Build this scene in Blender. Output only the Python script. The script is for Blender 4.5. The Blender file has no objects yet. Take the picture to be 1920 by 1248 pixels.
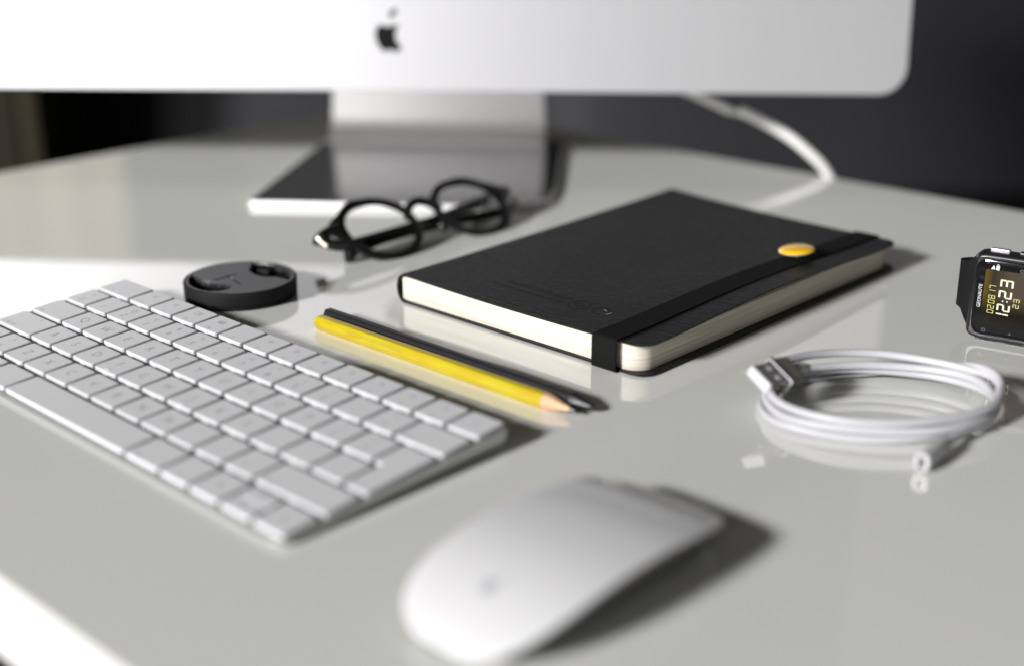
import bpy, bmesh, math, random
from mathutils import Matrix, Vector, Euler
random.seed(7)
R = math.radians
MM = 0.001
scene = bpy.context.scene
COL = scene.collection

# ------------------------------------------------------------------ camera
cam_d = bpy.data.cameras.new("camera")
cam = bpy.data.objects.new("camera", cam_d)
COL.objects.link(cam)
CR = Vector((0.728644, 0.684888, -0.002643))
CD = Vector((0.229345, -0.24763, -0.941318))
CF = Vector((-0.645352, 0.685279, -0.33751))
CP = Vector((600.986, -343.403, 216.863)) * MM
m = Matrix((CR, -CD, -CF)).transposed().to_4x4()
m.translation = CP
cam.matrix_world = m
cam_d.sensor_width = 36.0
cam_d.sensor_fit = 'HORIZONTAL'
cam_d.lens = 46.41
cam_d.clip_start = 0.02
cam_d.clip_end = 50.0
cam_d.dof.use_dof = True
cam_d.dof.focus_distance = 0.624
cam_d.dof.aperture_fstop = 2.85
scene.camera = cam

# ------------------------------------------------------------------ world and lamps
world = bpy.data.worlds.new("World")
scene.world = world
world.use_nodes = True
bg = world.node_tree.nodes["Background"]
bg.inputs[0].default_value = (1.0, 0.94, 0.74, 1)
bg.inputs[1].default_value = 0.042

AIM = Vector((180, 100, 20)) * MM
def area_lamp(name, az, el, dist, sx, sy, power, color):
    d = bpy.data.lights.new(name, 'AREA')
    d.shape = 'RECTANGLE'; d.size = sx; d.size_y = sy
    d.energy = power; d.color = color
    o = bpy.data.objects.new(name, d); COL.objects.link(o)
    v = Vector((math.cos(R(az)) * math.cos(R(el)), math.sin(R(az)) * math.cos(R(el)), math.sin(R(el))))
    o.location = AIM + v * dist
    o.rotation_euler = v.to_track_quat('Z', 'Y').to_euler()
    return o
area_lamp("window_light", -97, 23, 8.0, 1.2, 0.9, 1060, (1.0, 0.985, 0.97))
area_lamp("low_fill_light", -82, 3.2, 6.0, 1.4, 0.5, 150, (1.0, 0.98, 0.96))  # unseen fill, added low to brighten the stand neck

scene.view_settings.view_transform = 'Standard'
scene.view_settings.look = 'None'
scene.view_settings.exposure = 0.0
scene.view_settings.gamma = 1.0
scene.cycles.use_denoising = True
scene.cycles.max_bounces = 10
scene.cycles.transparent_max_bounces = 12
scene.cycles.caustics_reflective = True
scene.cycles.caustics_refractive = False

# ------------------------------------------------------------------ materials
def mat(name, col, rough=0.5, metal=0.0, ior=1.5, coat=0.0, coat_rough=0.05, spec=0.5,
        noise=None, bump=None, emis=None, trans=0.0, alpha=1.0, stripes=None, sheen=0.0, rnoise=None):
    mt = bpy.data.materials.new(name); mt.use_nodes = True
    nt = mt.node_tree; b = nt.nodes["Principled BSDF"]
    b.inputs["Base Color"].default_value = (*col, 1)
    b.inputs["Roughness"].default_value = rough
    b.inputs["Metallic"].default_value = metal
    b.inputs["IOR"].default_value = ior
    b.inputs["Specular IOR Level"].default_value = spec
    b.inputs["Coat Weight"].default_value = coat
    b.inputs["Coat Roughness"].default_value = coat_rough
    b.inputs["Transmission Weight"].default_value = trans
    b.inputs["Alpha"].default_value = alpha
    b.inputs["Sheen Weight"].default_value = sheen
    tc = nt.nodes.new("ShaderNodeTexCoord")
    if noise:                                   # (scale, second colour, detail)
        n = nt.nodes.new("ShaderNodeTexNoise"); n.inputs["Scale"].default_value = noise[0]
        n.inputs["Detail"].default_value = noise[2]
        if len(noise) > 3:
            mp = nt.nodes.new("ShaderNodeMapping"); mp.inputs["Scale"].default_value = noise[3]
            nt.links.new(tc.outputs["Object"], mp.inputs[0]); nt.links.new(mp.outputs[0], n.inputs["Vector"])
        else:
            nt.links.new(tc.outputs["Object"], n.inputs["Vector"])
        r = nt.nodes.new("ShaderNodeValToRGB")
        r.color_ramp.elements[0].position = 0.35; r.color_ramp.elements[1].position = 0.65
        r.color_ramp.elements[0].color = (*col, 1); r.color_ramp.elements[1].color = (*noise[1], 1)
        nt.links.new(n.outputs["Fac"], r.inputs[0]); nt.links.new(r.outputs[0], b.inputs["Base Color"])
    if rnoise:                                  # (scale, lo, hi)
        n = nt.nodes.new("ShaderNodeTexNoise"); n.inputs["Scale"].default_value = rnoise[0]; n.inputs["Detail"].default_value = 5
        nt.links.new(tc.outputs["Object"], n.inputs["Vector"])
        mr = nt.nodes.new("ShaderNodeMapRange"); mr.inputs[1].default_value = 0.3; mr.inputs[2].default_value = 0.7
        mr.inputs[3].default_value = rnoise[1]; mr.inputs[4].default_value = rnoise[2]
        nt.links.new(n.outputs["Fac"], mr.inputs[0]); nt.links.new(mr.outputs[0], b.inputs["Roughness"])
    h = None
    if bump:                                    # (scale, distance, stretch, detail)
        n = nt.nodes.new("ShaderNodeTexNoise"); n.inputs["Scale"].default_value = bump[0]
        n.inputs["Detail"].default_value = bump[3] if len(bump) > 3 else 4
        mp = nt.nodes.new("ShaderNodeMapping"); mp.inputs["Scale"].default_value = bump[2]
        nt.links.new(tc.outputs["Object"], mp.inputs[0]); nt.links.new(mp.outputs[0], n.inputs["Vector"])
        bp = nt.nodes.new("ShaderNodeBump"); bp.inputs["Distance"].default_value = bump[1]; bp.inputs["Strength"].default_value = 1
        nt.links.new(n.outputs["Fac"], bp.inputs["Height"]); nt.links.new(bp.outputs[0], b.inputs["Normal"])
    if stripes:                                 # page edges: (scale_z, distance, second colour)
        n = nt.nodes.new("ShaderNodeTexNoise"); n.inputs["Scale"].default_value = 1.0; n.inputs["Detail"].default_value = 3
        mp = nt.nodes.new("ShaderNodeMapping"); mp.inputs["Scale"].default_value = (12, 12, stripes[0])
        nt.links.new(tc.outputs["Object"], mp.inputs[0]); nt.links.new(mp.outputs[0], n.inputs["Vector"])
        bp = nt.nodes.new("ShaderNodeBump"); bp.inputs["Distance"].default_value = stripes[1]; bp.inputs["Strength"].default_value = 0.7
        nt.links.new(n.outputs["Fac"], bp.inputs["Height"]); nt.links.new(bp.outputs[0], b.inputs["Normal"])
        r = nt.nodes.new("ShaderNodeValToRGB")
        r.color_ramp.elements[0].position = 0.3; r.color_ramp.elements[1].position = 0.55
        r.color_ramp.elements[0].color = (*stripes[2], 1); r.color_ramp.elements[1].color = (*col, 1)
        nt.links.new(n.outputs["Fac"], r.inputs[0]); nt.links.new(r.outputs[0], b.inputs["Base Color"])
    if emis:
        b.inputs["Emission Color"].default_value = (*emis[0], 1); b.inputs["Emission Strength"].default_value = emis[1]
    return mt

M = {}
M['desk'] = mat('white_gloss_desk', (0.76, 0.768, 0.742), 0.05, ior=2.3, rnoise=(9, 0.03, 0.07), bump=(3, 0.00004, (1, 1, 1), 2))
M['desk_edge'] = mat('desk_edge_white', (0.62, 0.62, 0.60), 0.3)
M['alu_neck'] = mat('stand_aluminium', (0.80, 0.80, 0.81), 0.5, metal=0.35)
M['alu'] = mat('brushed_aluminium', (0.54, 0.54, 0.565), 0.44, metal=0.55, bump=(900, 0.000006, (1, 1, 1), 2))
M['alu_base'] = mat('satin_aluminium_base', (0.50, 0.49, 0.50), 0.16, metal=1.0, rnoise=(40, 0.13, 0.18))
M['alu_kb'] = mat('keyboard_aluminium', (0.56, 0.57, 0.56), 0.42, metal=0.6)
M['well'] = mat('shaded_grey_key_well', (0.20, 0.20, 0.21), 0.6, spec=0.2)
M['alu_dark'] = mat('dark_aluminium', (0.25, 0.25, 0.25), 0.4, metal=0.6)
M['glass_black'] = mat('black_screen_glass', (0.008, 0.008, 0.008), 0.05)
M['logo'] = mat('gloss_black_logo', (0.012, 0.013, 0.012), 0.12)
M['key'] = mat('white_key_plastic', (0.60, 0.603, 0.63), 0.38, bump=(5000, 0.000004, (1, 1, 1), 2))
M['legend'] = mat('grey_key_print', (0.27, 0.27, 0.29), 0.5)
M['mouse'] = mat('white_glossy_acrylic', (0.68, 0.68, 0.705), 0.35, coat=0.6, coat_rough=0.1)
M['mouse_logo'] = mat('pale_grey_print', (0.42, 0.42, 0.45), 0.3)
M['yellow'] = mat('yellow_lacquer', (0.53, 0.445, 0.009), 0.36, noise=(60, (0.50, 0.35, 0.006), 5, (1, 6, 6)), coat=0.15, coat_rough=0.2, bump=(400, 0.00005, (0.3, 2, 2)))
M['imprint'] = mat('olive_foil_print', (0.42, 0.36, 0.04), 0.4)
M['wood'] = mat('sharpened_wood', (0.72, 0.48, 0.30), 0.6, noise=(90, (0.60, 0.37, 0.21), 4, (1, 8, 8)))
M['lead'] = mat('grey_lead', (0.10, 0.10, 0.11), 0.35)
M['blackpaint'] = mat('black_lacquer', (0.009, 0.009, 0.012), 0.4, bump=(500, 0.00004, (0.3, 2, 2)))
M['cover'] = mat('black_leatherette', (0.009, 0.009, 0.010), 0.45, bump=(330, 0.0011, (0.35, 1.5, 1), 6), rnoise=(400, 0.38, 0.52), spec=0.26)
M['emboss'] = mat('pressed_black_mark', (0.006, 0.006, 0.006), 0.5, spec=0.15)
M['elastic'] = mat('black_elastic', (0.007, 0.007, 0.007), 0.85, bump=(2500, 0.00008, (1, 0.1, 1)), spec=0.1)
M['page'] = mat('cream_paper_edge', (0.64, 0.60, 0.53), 0.8, stripes=(1500, 0.00022, (0.46, 0.40, 0.31)))
M['sheet'] = mat('cream_paper_sheet', (0.72, 0.67, 0.56), 0.8)
M['badge'] = mat('yellow_badge_enamel', (0.78, 0.47, 0.02), 0.18, coat=1.0, coat_rough=0.03)
M['whitemetal'] = mat('white_badge_rim', (0.82, 0.80, 0.76), 0.25)
M['cap'] = mat('black_cap_plastic', (0.028, 0.028, 0.032), 0.36, bump=(2600, 0.00006, (1, 1, 1)))
M['cap_side'] = mat('ribbed_black_plastic', (0.014, 0.014, 0.015), 0.6, spec=0.15)
M['cap_shade'] = mat('shaded_cap_plastic', (0.005, 0.005, 0.005), 0.8, spec=0.05)  # cap plastic again, with the recess shade put into a darker colour
M['acetate'] = mat('black_acetate', (0.008, 0.009, 0.009), 0.14, bump=(60, 0.00006, (1, 1, 1)))
M['lens'] = mat('clear_lens', (1, 1, 1), 0.0, ior=1.03, trans=1.0)
M['chrome'] = mat('bright_steel', (0.82, 0.80, 0.78), 0.18, metal=1.0)
M['gold'] = mat('pale_hinge_metal', (0.78, 0.74, 0.58), 0.25, metal=1.0)
M['cable'] = mat('white_rubber_cable', (0.47, 0.47, 0.50), 0.4)
M['cable_grey'] = mat('off_white_cable', (0.62, 0.61, 0.60), 0.45)
M['shell'] = mat('usb_steel_shell', (0.80, 0.77, 0.78), 0.22, metal=1.0)
M['hole'] = mat('dark_slot', (0.006, 0.004, 0.006), 0.6)
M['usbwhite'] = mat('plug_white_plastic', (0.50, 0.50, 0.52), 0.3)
M['plug_shaded'] = mat('plug_shaded_plastic', (0.13, 0.125, 0.11), 0.4)  # white plug housing with its shade put into the colour
M['dust'] = mat('grey_dust', (0.16, 0.15, 0.14), 0.9)
M['watch'] = mat('black_watch_plastic', (0.010, 0.010, 0.011), 0.32)
M['strap'] = mat('matt_black_strap', (0.007, 0.007, 0.008), 0.8, spec=0.12)
M['bezel'] = mat('gloss_black_bezel', (0.006, 0.006, 0.007), 0.06)
M['button'] = mat('silver_lilac_button', (0.55, 0.50, 0.56), 0.3, metal=0.6)
M['lcd'] = mat('lcd_painted_reflection', (0.008, 0.006, 0.004), 0.12, spec=0.3)
M['digit'] = mat('lcd_lit_segments', (0.4, 0.4, 0.3), 0.4, emis=((0.80, 0.78, 0.55), 0.5))
M['digit_y'] = mat('lcd_lit_small_segments', (0.3, 0.28, 0.1), 0.4, emis=((0.62, 0.55, 0.16), 0.55))
M['white_print'] = mat('white_print', (0.8, 0.8, 0.8), 0.4)
M['faint_print'] = mat('faint_grey_print', (0.12, 0.13, 0.13), 0.4)
M['wall'] = mat('charcoal_painted_wall', (0.06, 0.06, 0.06), 0.9)
M['olive'] = mat('dark_olive_paint', (0.013, 0.011, 0.004), 0.6, spec=0.2)
M['olive_edge'] = mat('mustard_edge', (0.016, 0.013, 0.002), 0.6, spec=0.2)
M['floor'] = mat('dark_floor', (0.020, 0.019, 0.018), 0.7)
M['chair'] = mat('black_leather', (0.026, 0.027, 0.031), 0.6, bump=(30, 0.0006, (1, 1, 1)), spec=0.15)
M['curtain'] = mat('olive_cloth', (0.25, 0.235, 0.165), 0.9, bump=(600, 0.0003, (1, 1, 1)))
M['metal_leg'] = mat('grey_metal_leg', (0.25, 0.25, 0.25), 0.4, metal=0.7)

# LCD reflection painted as glow: amber left, brown right, off at the bottom
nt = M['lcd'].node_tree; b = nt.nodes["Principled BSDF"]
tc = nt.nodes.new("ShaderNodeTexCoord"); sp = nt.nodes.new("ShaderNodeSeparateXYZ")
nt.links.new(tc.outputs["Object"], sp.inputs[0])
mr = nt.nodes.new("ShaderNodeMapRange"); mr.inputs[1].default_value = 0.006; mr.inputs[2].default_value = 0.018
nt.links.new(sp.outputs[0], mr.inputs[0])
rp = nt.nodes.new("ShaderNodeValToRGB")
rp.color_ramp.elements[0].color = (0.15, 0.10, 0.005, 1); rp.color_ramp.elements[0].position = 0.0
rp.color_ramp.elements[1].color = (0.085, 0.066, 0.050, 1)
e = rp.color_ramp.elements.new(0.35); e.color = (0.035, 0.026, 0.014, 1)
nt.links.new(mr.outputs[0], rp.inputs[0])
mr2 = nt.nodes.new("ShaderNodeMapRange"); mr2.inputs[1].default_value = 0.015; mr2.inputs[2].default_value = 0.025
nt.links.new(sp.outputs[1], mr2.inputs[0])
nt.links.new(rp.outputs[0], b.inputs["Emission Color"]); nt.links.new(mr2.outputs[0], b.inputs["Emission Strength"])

# ------------------------------------------------------------------ helpers (coordinates in millimetres)
def link(o, parent=None, mw=None):
    COL.objects.link(o)
    if parent is not None:
        o.parent = parent
    if mw is not None:
        o.matrix_local = mw
    return o

def tag(o, label=None, cat=None, group=None, kind=None):
    if label: o['label'] = label
    if cat: o['category'] = cat
    if group: o['group'] = group
    if kind: o['kind'] = kind
    return o

def thing(name, loc, label, cat, rot=(0, 0, 0), group=None):
    o = bpy.data.objects.new(name, None); o.empty_display_size = 0.02
    COL.objects.link(o)
    o.location = Vector(loc) * MM; o.rotation_euler = rot
    return tag(o, label, cat, group)

def obj(name, verts, faces, material, parent=None, smooth=True, mw=None, angle=35, mats=None, fm=None):
    me = bpy.data.meshes.new(name)
    me.from_pydata([Vector(v) * MM for v in verts], [], faces)
    bm = bmesh.new(); bm.from_mesh(me)
    bmesh.ops.recalc_face_normals(bm, faces=bm.faces)
    if smooth:
        for f in bm.faces: f.smooth = len(f.verts) <= 4     # caps stay truly flat
        for e in bm.edges:
            if len(e.link_faces) == 2:
                try: e.smooth = e.calc_face_angle() < R(angle)
                except ValueError: e.smooth = True
    bm.to_mesh(me); bm.free()
    me.materials.append(material)
    if mats:
        for x in mats: me.materials.append(x)
    if fm:
        for i, k in fm.items(): me.polygons[i].material_index = k
    o = bpy.data.objects.new(name, me)
    return link(o, parent, mw)

class MB:
    def __init__(s): s.v = []; s.f = []
    def add(s, v, f):
        n = len(s.v); s.v += [tuple(x) for x in v]; s.f += [[i + n for i in q] for q in f]; return s
    def xf(s, mtx, v, f): return s.add([mtx @ Vector(x) for x in v], f)
    def obj(s, name, material, parent=None, **k): return obj(name, s.v, s.f, material, parent, **k)

def loft(rings, cap0=True, cap1=True, closed=True):
    n = len(rings[0]); v = [p for r in rings for p in r]; f = []
    for i in range(len(rings) - 1):
        for j in range(n if closed else n - 1):
            k = (j + 1) % n
            f.append([i * n + j, i * n + k, (i + 1) * n + k, (i + 1) * n + j])
    if cap0: f.append(list(range(n))[::-1])
    if cap1: f.append([(len(rings) - 1) * n + j for j in range(n)])
    return v, f

def rrect(x0, y0, x1, y1, r, n=5):
    """rounded rectangle, r = one radius or four (x0y0, x1y0, x1y1, x0y1)"""
    rr = (r,) * 4 if not isinstance(r, (tuple, list)) else r
    out = []
    for (cx, cy, a0, q) in ((x0, y0, 180, rr[0]), (x1, y0, 270, rr[1]), (x1, y1, 0, rr[2]), (x0, y1, 90, rr[3])):
        sx = 1 if cx == x0 else -1; sy = 1 if cy == y0 else -1
        for i in range(n + 1):
            a = R(a0 + 90 * i / n)
            out.append((cx + sx * q + q * math.cos(a), cy + sy * q + q * math.sin(a)))
    return out

def round_poly(pts, r, n=4):
    out = []; m_ = len(pts)
    for i in range(m_):
        p = Vector(pts[i]).to_2d(); a = Vector(pts[i - 1]).to_2d(); b_ = Vector(pts[(i + 1) % m_]).to_2d()
        u = (a - p).normalized(); w = (b_ - p).normalized()
        ang = u.angle(w); d = r / math.tan(ang / 2)
        bis = (u + w).normalized(); c = p + bis * (r / math.sin(ang / 2))
        s = p + u * d - c; e_ = p + w * d - c
        a0 = math.atan2(s.y, s.x); a1 = math.atan2(e_.y, e_.x)
        da = (a1 - a0 + math.pi) % (2 * math.pi) - math.pi
        for k in range(n + 1):
            t = a0 + da * k / n
            out.append((c.x + r * math.cos(t), c.y + r * math.sin(t)))
    return out

def offset_poly(pts, d):
    """inset by d (anticlockwise polygon)"""
    out = []; n = len(pts)
    for i in range(n):
        a = Vector(pts[i - 1]); p = Vector(pts[i]); b_ = Vector(pts[(i + 1) % n])
        e1 = (p - a); e2 = (b_ - p)
        if e1.length < 1e-6: e1 = e2
        if e2.length < 1e-6: e2 = e1
        e1 = e1.normalized(); e2 = e2.normalized()
        n1 = Vector((-e1.y, e1.x)); n2 = Vector((-e2.y, e2.x)); nn = (n1 + n2)
        if nn.length < 1e-6: nn = n1
        nn.normalize(); c = max(0.5, nn.dot(n1))
        q = p + nn * (d / c); out.append((q.x, q.y))
    return out

def slab(poly, z0, z1, bev=0.3, bot=0.0):
    """extruded polygon with bevelled top (and bottom) rim"""
    rings = []
    if bot: rings += [[(x, y, z0) for x, y in offset_poly(poly, bot)], [(x, y, z0 + bot) for x, y in poly]]
    else: rings += [[(x, y, z0) for x, y in poly]]
    if bev:
        rings += [[(x, y, z1 - bev) for x, y in poly],
                  [(x, y, z1 - bev * 0.3) for x, y in offset_poly(poly, bev * 0.3)],
                  [(x, y, z1) for x, y in offset_poly(poly, bev)]]
    else: rings += [[(x, y, z1) for x, y in poly]]
    return loft(rings)

def frames(pts):
    P = [Vector(p) for p in pts]; T = []
    for i in range(len(P)):
        a = P[max(0, i - 1)]; b_ = P[min(len(P) - 1, i + 1)]; T.append((b_ - a).normalized())
    up = Vector((0, 0, 1))
    if abs(T[0].dot(up)) > 0.95: up = Vector((1, 0, 0))
    U = (up - T[0] * up.dot(T[0])).normalized(); out = []
    for i, t in enumerate(T):
        U = (U - t * U.dot(t)).normalized(); out.append((P[i], t, U, t.cross(U)))
    return out

def sweep(pts, prof, scale=None, caps=True):
    """prof: list of (side, up) offsets; scale: per-point factor function"""
    rings = []; fr = frames(pts)
    for i, (p, t, u, s) in enumerate(fr):
        k = scale(i / (len(fr) - 1)) if scale else 1.0
        if not isinstance(k, tuple): k = (k, k)
        rings.append([tuple(p + s * (a * k[0]) + u * (b_ * k[1])) for a, b_ in prof])
    return loft(rings, caps, caps)

def circ(r, n=14, ry=None):
    return [(r * math.cos(2 * math.pi * i / n), (ry or r) * math.sin(2 * math.pi * i / n)) for i in range(n)]

def spline(pts, per=8):
    P = [Vector(p) for p in pts]; out = []
    for i in range(len(P) - 1):
        p0 = P[max(0, i - 1)]; p1 = P[i]; p2 = P[i + 1]; p3 = P[min(len(P) - 1, i + 2)]
        for k in range(per):
            t = k / per
            out.append(0.5 * ((2 * p1) + (p2 - p0) * t + (2 * p0 - 5 * p1 + 4 * p2 - p3) * t * t + (3 * p1 - p0 - 3 * p2 + p3) * t ** 3))
    out.append(P[-1]); return out

def lathe(prof, n=48, cx=0, cy=0):
    rings = [[(cx + r * math.cos(2 * math.pi * j / n), cy + r * math.sin(2 * math.pi * j / n), z) for j in range(n)] for r, z in prof]
    return loft(rings, True, True)

def box(x0, y0, z0, x1, y1, z1, bev=0.0, r=None):
    r = r if r is not None else max(bev, 0.01)
    return slab(rrect(x0, y0, x1, y1, r, 3), z0, z1, bev, bev)

def basis(o, x, y, z):
    m_ = Matrix((Vector(x), Vector(y), Vector(z))).transposed().to_4x4(); m_.translation = Vector(o) * MM
    return m_

def text_mesh(s, size, align='CENTER'):
    c = bpy.data.curves.new("t", 'FONT'); c.body = s; c.size = size * MM
    c.align_x = align; c.align_y = 'CENTER'; c.resolution_u = 2; c.offset = -0.011 * size * MM
    t = bpy.data.objects.new("t", c)
    me = bpy.data.meshes.new_from_object(t)
    bpy.data.objects.remove(t); bpy.data.curves.remove(c)
    return me

def text_obj(name, s, size, material, parent, mw, align='CENTER', sx=1.0):
    me = text_mesh(s, size, align); me.name = name
    me.materials.clear(); me.materials.append(material)
    if sx != 1.0:
        for v in me.vertices: v.co.x *= sx
    o = bpy.data.objects.new(name, me)
    return link(o, parent, mw)

# ------------------------------------------------------------------ setting: floor, wall, desk
fl = obj('floor', [(-6000, -3200, -730), (6000, -3200, -730), (6000, 6000, -730), (-6000, 6000, -730)], [[0, 1, 2, 3]], M['floor'], smooth=False)
tag(fl, kind='structure')
wl = MB(); v, f = box(-3600, 2600, -729, 3000, 2700, 2000); wl.add(v, f)
tag(wl.obj('back_wall', M['wall'], smooth=False), kind='structure')
wl = MB(); v, f = box(-3700, -2000, -729, -3604, 2700, 2000); wl.add(v, f)
tag(wl.obj('side_wall', M['wall'], smooth=False), kind='structure')

desk = thing('desk', (-330, -185, -34), 'large glossy white desk top that carries everything, bright front edge at lower left', 'desk')
def to_local(v, o): return [(a[0] - o[0], a[1] - o[1], a[2] - o[2]) for a in v]
DO = (-330, -185, -34)
v, f = slab(round_poly([(-325, -185), (1250, -185), (1250, 482), (-341, 500)], 2.0, 4), -34, 0, 0.9, 0.9)
top_faces = {len(f) - 1: 0}
o = obj('desk_top', to_local(v, DO), f, M['desk_edge'], desk, mats=[M['desk']], fm={len(f) - 1: 1})
for (x, y) in ((-300, -150), (1190, -150), (-300, 440), (1190, 440)):
    v, f = box(x, y, -729.5, x + 45, y + 45, -34.3, 1)
    obj('leg', to_local(v, DO), f, M['metal_leg'], desk)

# ------------------------------------------------------------------ keyboard
TILT = R(3.4); KH = 10.7
kb = thing('keyboard', (0, 0, KH), 'slim white and aluminium keyboard lying at the left front of the desk', 'keyboard', rot=(TILT, 0, 0))
UX, UY = 19.05, 18.64
def zl(y, zw): return (zw - KH - y * math.sin(TILT)) / math.cos(TILT)
X0, X1, Y0, Y1 = -1.6, 14.5 * UX + 1.0, -6 * UY - 1.8, 1.2
PL = -2.0
out = rrect(X0, Y0, X1, Y1, 6.5, 8)
def barrel(y):   # side bulge: thicker at the back
    return 0
rings = [[(x, y, zl(y, 0.9)) for x, y in offset_poly(out, 3.2)],
         [(x, y, zl(y, 0.9) * 0.86 + PL * 0.14) for x, y in offset_poly(out, 1.3)],
         [(x, y, zl(y, 0.9) * 0.60 + PL * 0.40) for x, y in offset_poly(out, 0.25)],
         [(x, y, zl(y, 0.9) * 0.38 + PL * 0.62) for x, y in out],
         [(x, y, PL - 0.35) for x, y in out],
         [(x, y, PL - 0.1) for x, y in offset_poly(out, 0.12)],
         [(x, y, PL) for x, y in offset_poly(out, 0.4)]]
v, f = loft(rings)
obj('frame', v, f, M['alu_kb'], kb)
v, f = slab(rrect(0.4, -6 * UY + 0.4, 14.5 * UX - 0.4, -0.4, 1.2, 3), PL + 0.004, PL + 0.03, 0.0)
obj('key_gap_shade', v, f, M['well'], kb, smooth=False)  # dark sheet over the frame: shade between the keys put into colour
for (x, y) in ((14, -8), (262, -8), (14, -106), (262, -106)):
    v, f = lathe([(4.5, zl(y, 0.02)), (4.5, zl(y, 1.2))], 20, x, y)
    obj('rubber_foot', v, f, M['cap_side'], kb)

GAP = 1.05
GY = 1.5
key_cache = {}
def key_mesh(poly, rr=1.25):
    # poly around its own centre
    pl = round_poly(poly, rr, 4)
    rings = [[(x, y, PL + 0.05) for x, y in pl], [(x, y, -0.42) for x, y in pl],
             [(x, y, -0.20) for x, y in offset_poly(pl, 0.07)],
             [(x, y, -0.06) for x, y in offset_poly(pl, 0.22)], [(x, y, 0.0) for x, y in offset_poly(pl, 0.5)]]
    return loft(rings)
def add_key(x0, x1, y0, y1, legends, poly=None):
    """x, y in key units / mm; legends: list of (text, dx, dy, size)"""
    if poly is None:
        w = (x1 - x0) - 2 * GAP; h = (y1 - y0) - 2 * GY
        key = (round(w, 2), round(h, 2))
        cx, cy = (x0 + x1) / 2, (y0 + y1) / 2
        P = [(-w / 2, -h / 2), (w / 2, -h / 2), (w / 2, h / 2), (-w / 2, h / 2)]
    else:
        key = 'poly'; cx = cy = 0; P = poly
    if key not in key_cache:
        v, f = key_mesh(P)
        o = obj('key', v, f, M['key'], kb, angle=50); key_cache[key] = o.data
    else:
        o = bpy.data.objects.new('key', key_cache[key]); link(o, kb)
    # hand-fitted keycaps never sit perfectly level
    o.location = Vector((cx, cy, random.uniform(-0.06, 0.06))) * MM
    for (s, dx, dy, sz) in legends:
        if s.startswith('#'):
            mb = MB()
            def bar(a, b_, c, d): mb.add([(a, b_, 0.03), (c, b_, 0.03), (c, d, 0.03), (a, d, 0.03)], [[0, 1, 2, 3]])
            def frame(a, b_, c, d, t=0.22):
                bar(a, b_, c, b_ + t); bar(a, d - t, c, d); bar(a, b_ + t, a + t, d - t); bar(c - t, b_ + t, c, d - t)
            if s == '#mission':
                frame(-2.6, -1.5, 0.2, 1.5); frame(0.7, 0.2, 2.4, 1.5); frame(0.7, -1.5, 2.4, -0.2)
            elif s == '#grid':
                frame(-2.3, -1.6, 2.3, 1.6)
                for i in range(3):
                    for j in range(2): bar(-1.7 + i * 1.25, -1.1 + j * 1.2, -0.9 + i * 1.25, -0.3 + j * 1.2)
            elif s == '#dot':
                for i in range(8):
                    a = 2 * math.pi * i / 8
                    mb.add([(1.5 * math.cos(a), 1.5 * math.sin(a), .03), (1.5 * math.cos(a + .25), 1.5 * math.sin(a + .25), .03), (0.9 * math.cos(a + .25), .9 * math.sin(a + .25), .03), (0.9 * math.cos(a), .9 * math.sin(a), .03)], [[0, 1, 2, 3]])
                frame(-.5, -.5, .5, .5)
            elif s == '#ridge':
                v, f = box(-2.2, -0.3, 0.0, 2.2, 0.3, 0.28, 0.12); mb.add(v, f)
            l_ = mb.obj('finger_ridge' if s == '#ridge' else 'legend', M['key'] if s == '#ridge' else M['legend'], o, smooth=False)
            l_.location = Vector((dx, dy, 0)) * MM
        else:
            text_obj('legend', s, sz, M['legend'], o, Matrix.Translation(Vector((dx, dy, 0.03)) * MM))
rows = [
 [('esc', 1.5)] + [('F%d' % i, 1) for i in range(1, 13)] + [('\u23cf', 1)],
 [('\u00a7 \u00b1', 1)] + [(c, 1) for c in ('1 !', '2 @', '3 \u00a3', '4 $', '5 %', '6 ^', '7 &', '8 *', '9 (', '0 )', '- _', '= +')] + [('delete', 1.5)],
 [('tab', 1.5)] + [(c, 1) for c in 'QWERTYUIOP'] + [('[ {', 1), ('] }', 1)],
 [('caps', 1.75)] + [(c, 1) for c in 'ASDFGHJKL'] + [('; :', 1), ("' \"", 1), ('\\ |', 1)],
 [('shift', 1.25), ('< >', 1)] + [(c, 1) for c in 'ZXCVBNM'] + [(', \u2039', 1), ('. \u203a', 1), ('/ ?', 1), ('shift', 2.25)],
 [('fn', 1), ('control', 1), ('alt', 1), ('cmd', 1.25), ('', 5), ('cmd', 1.25), ('alt', 1), ('\u25c0', 1), ('ud', 1), ('\u25b6', 1)],
]
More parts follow.
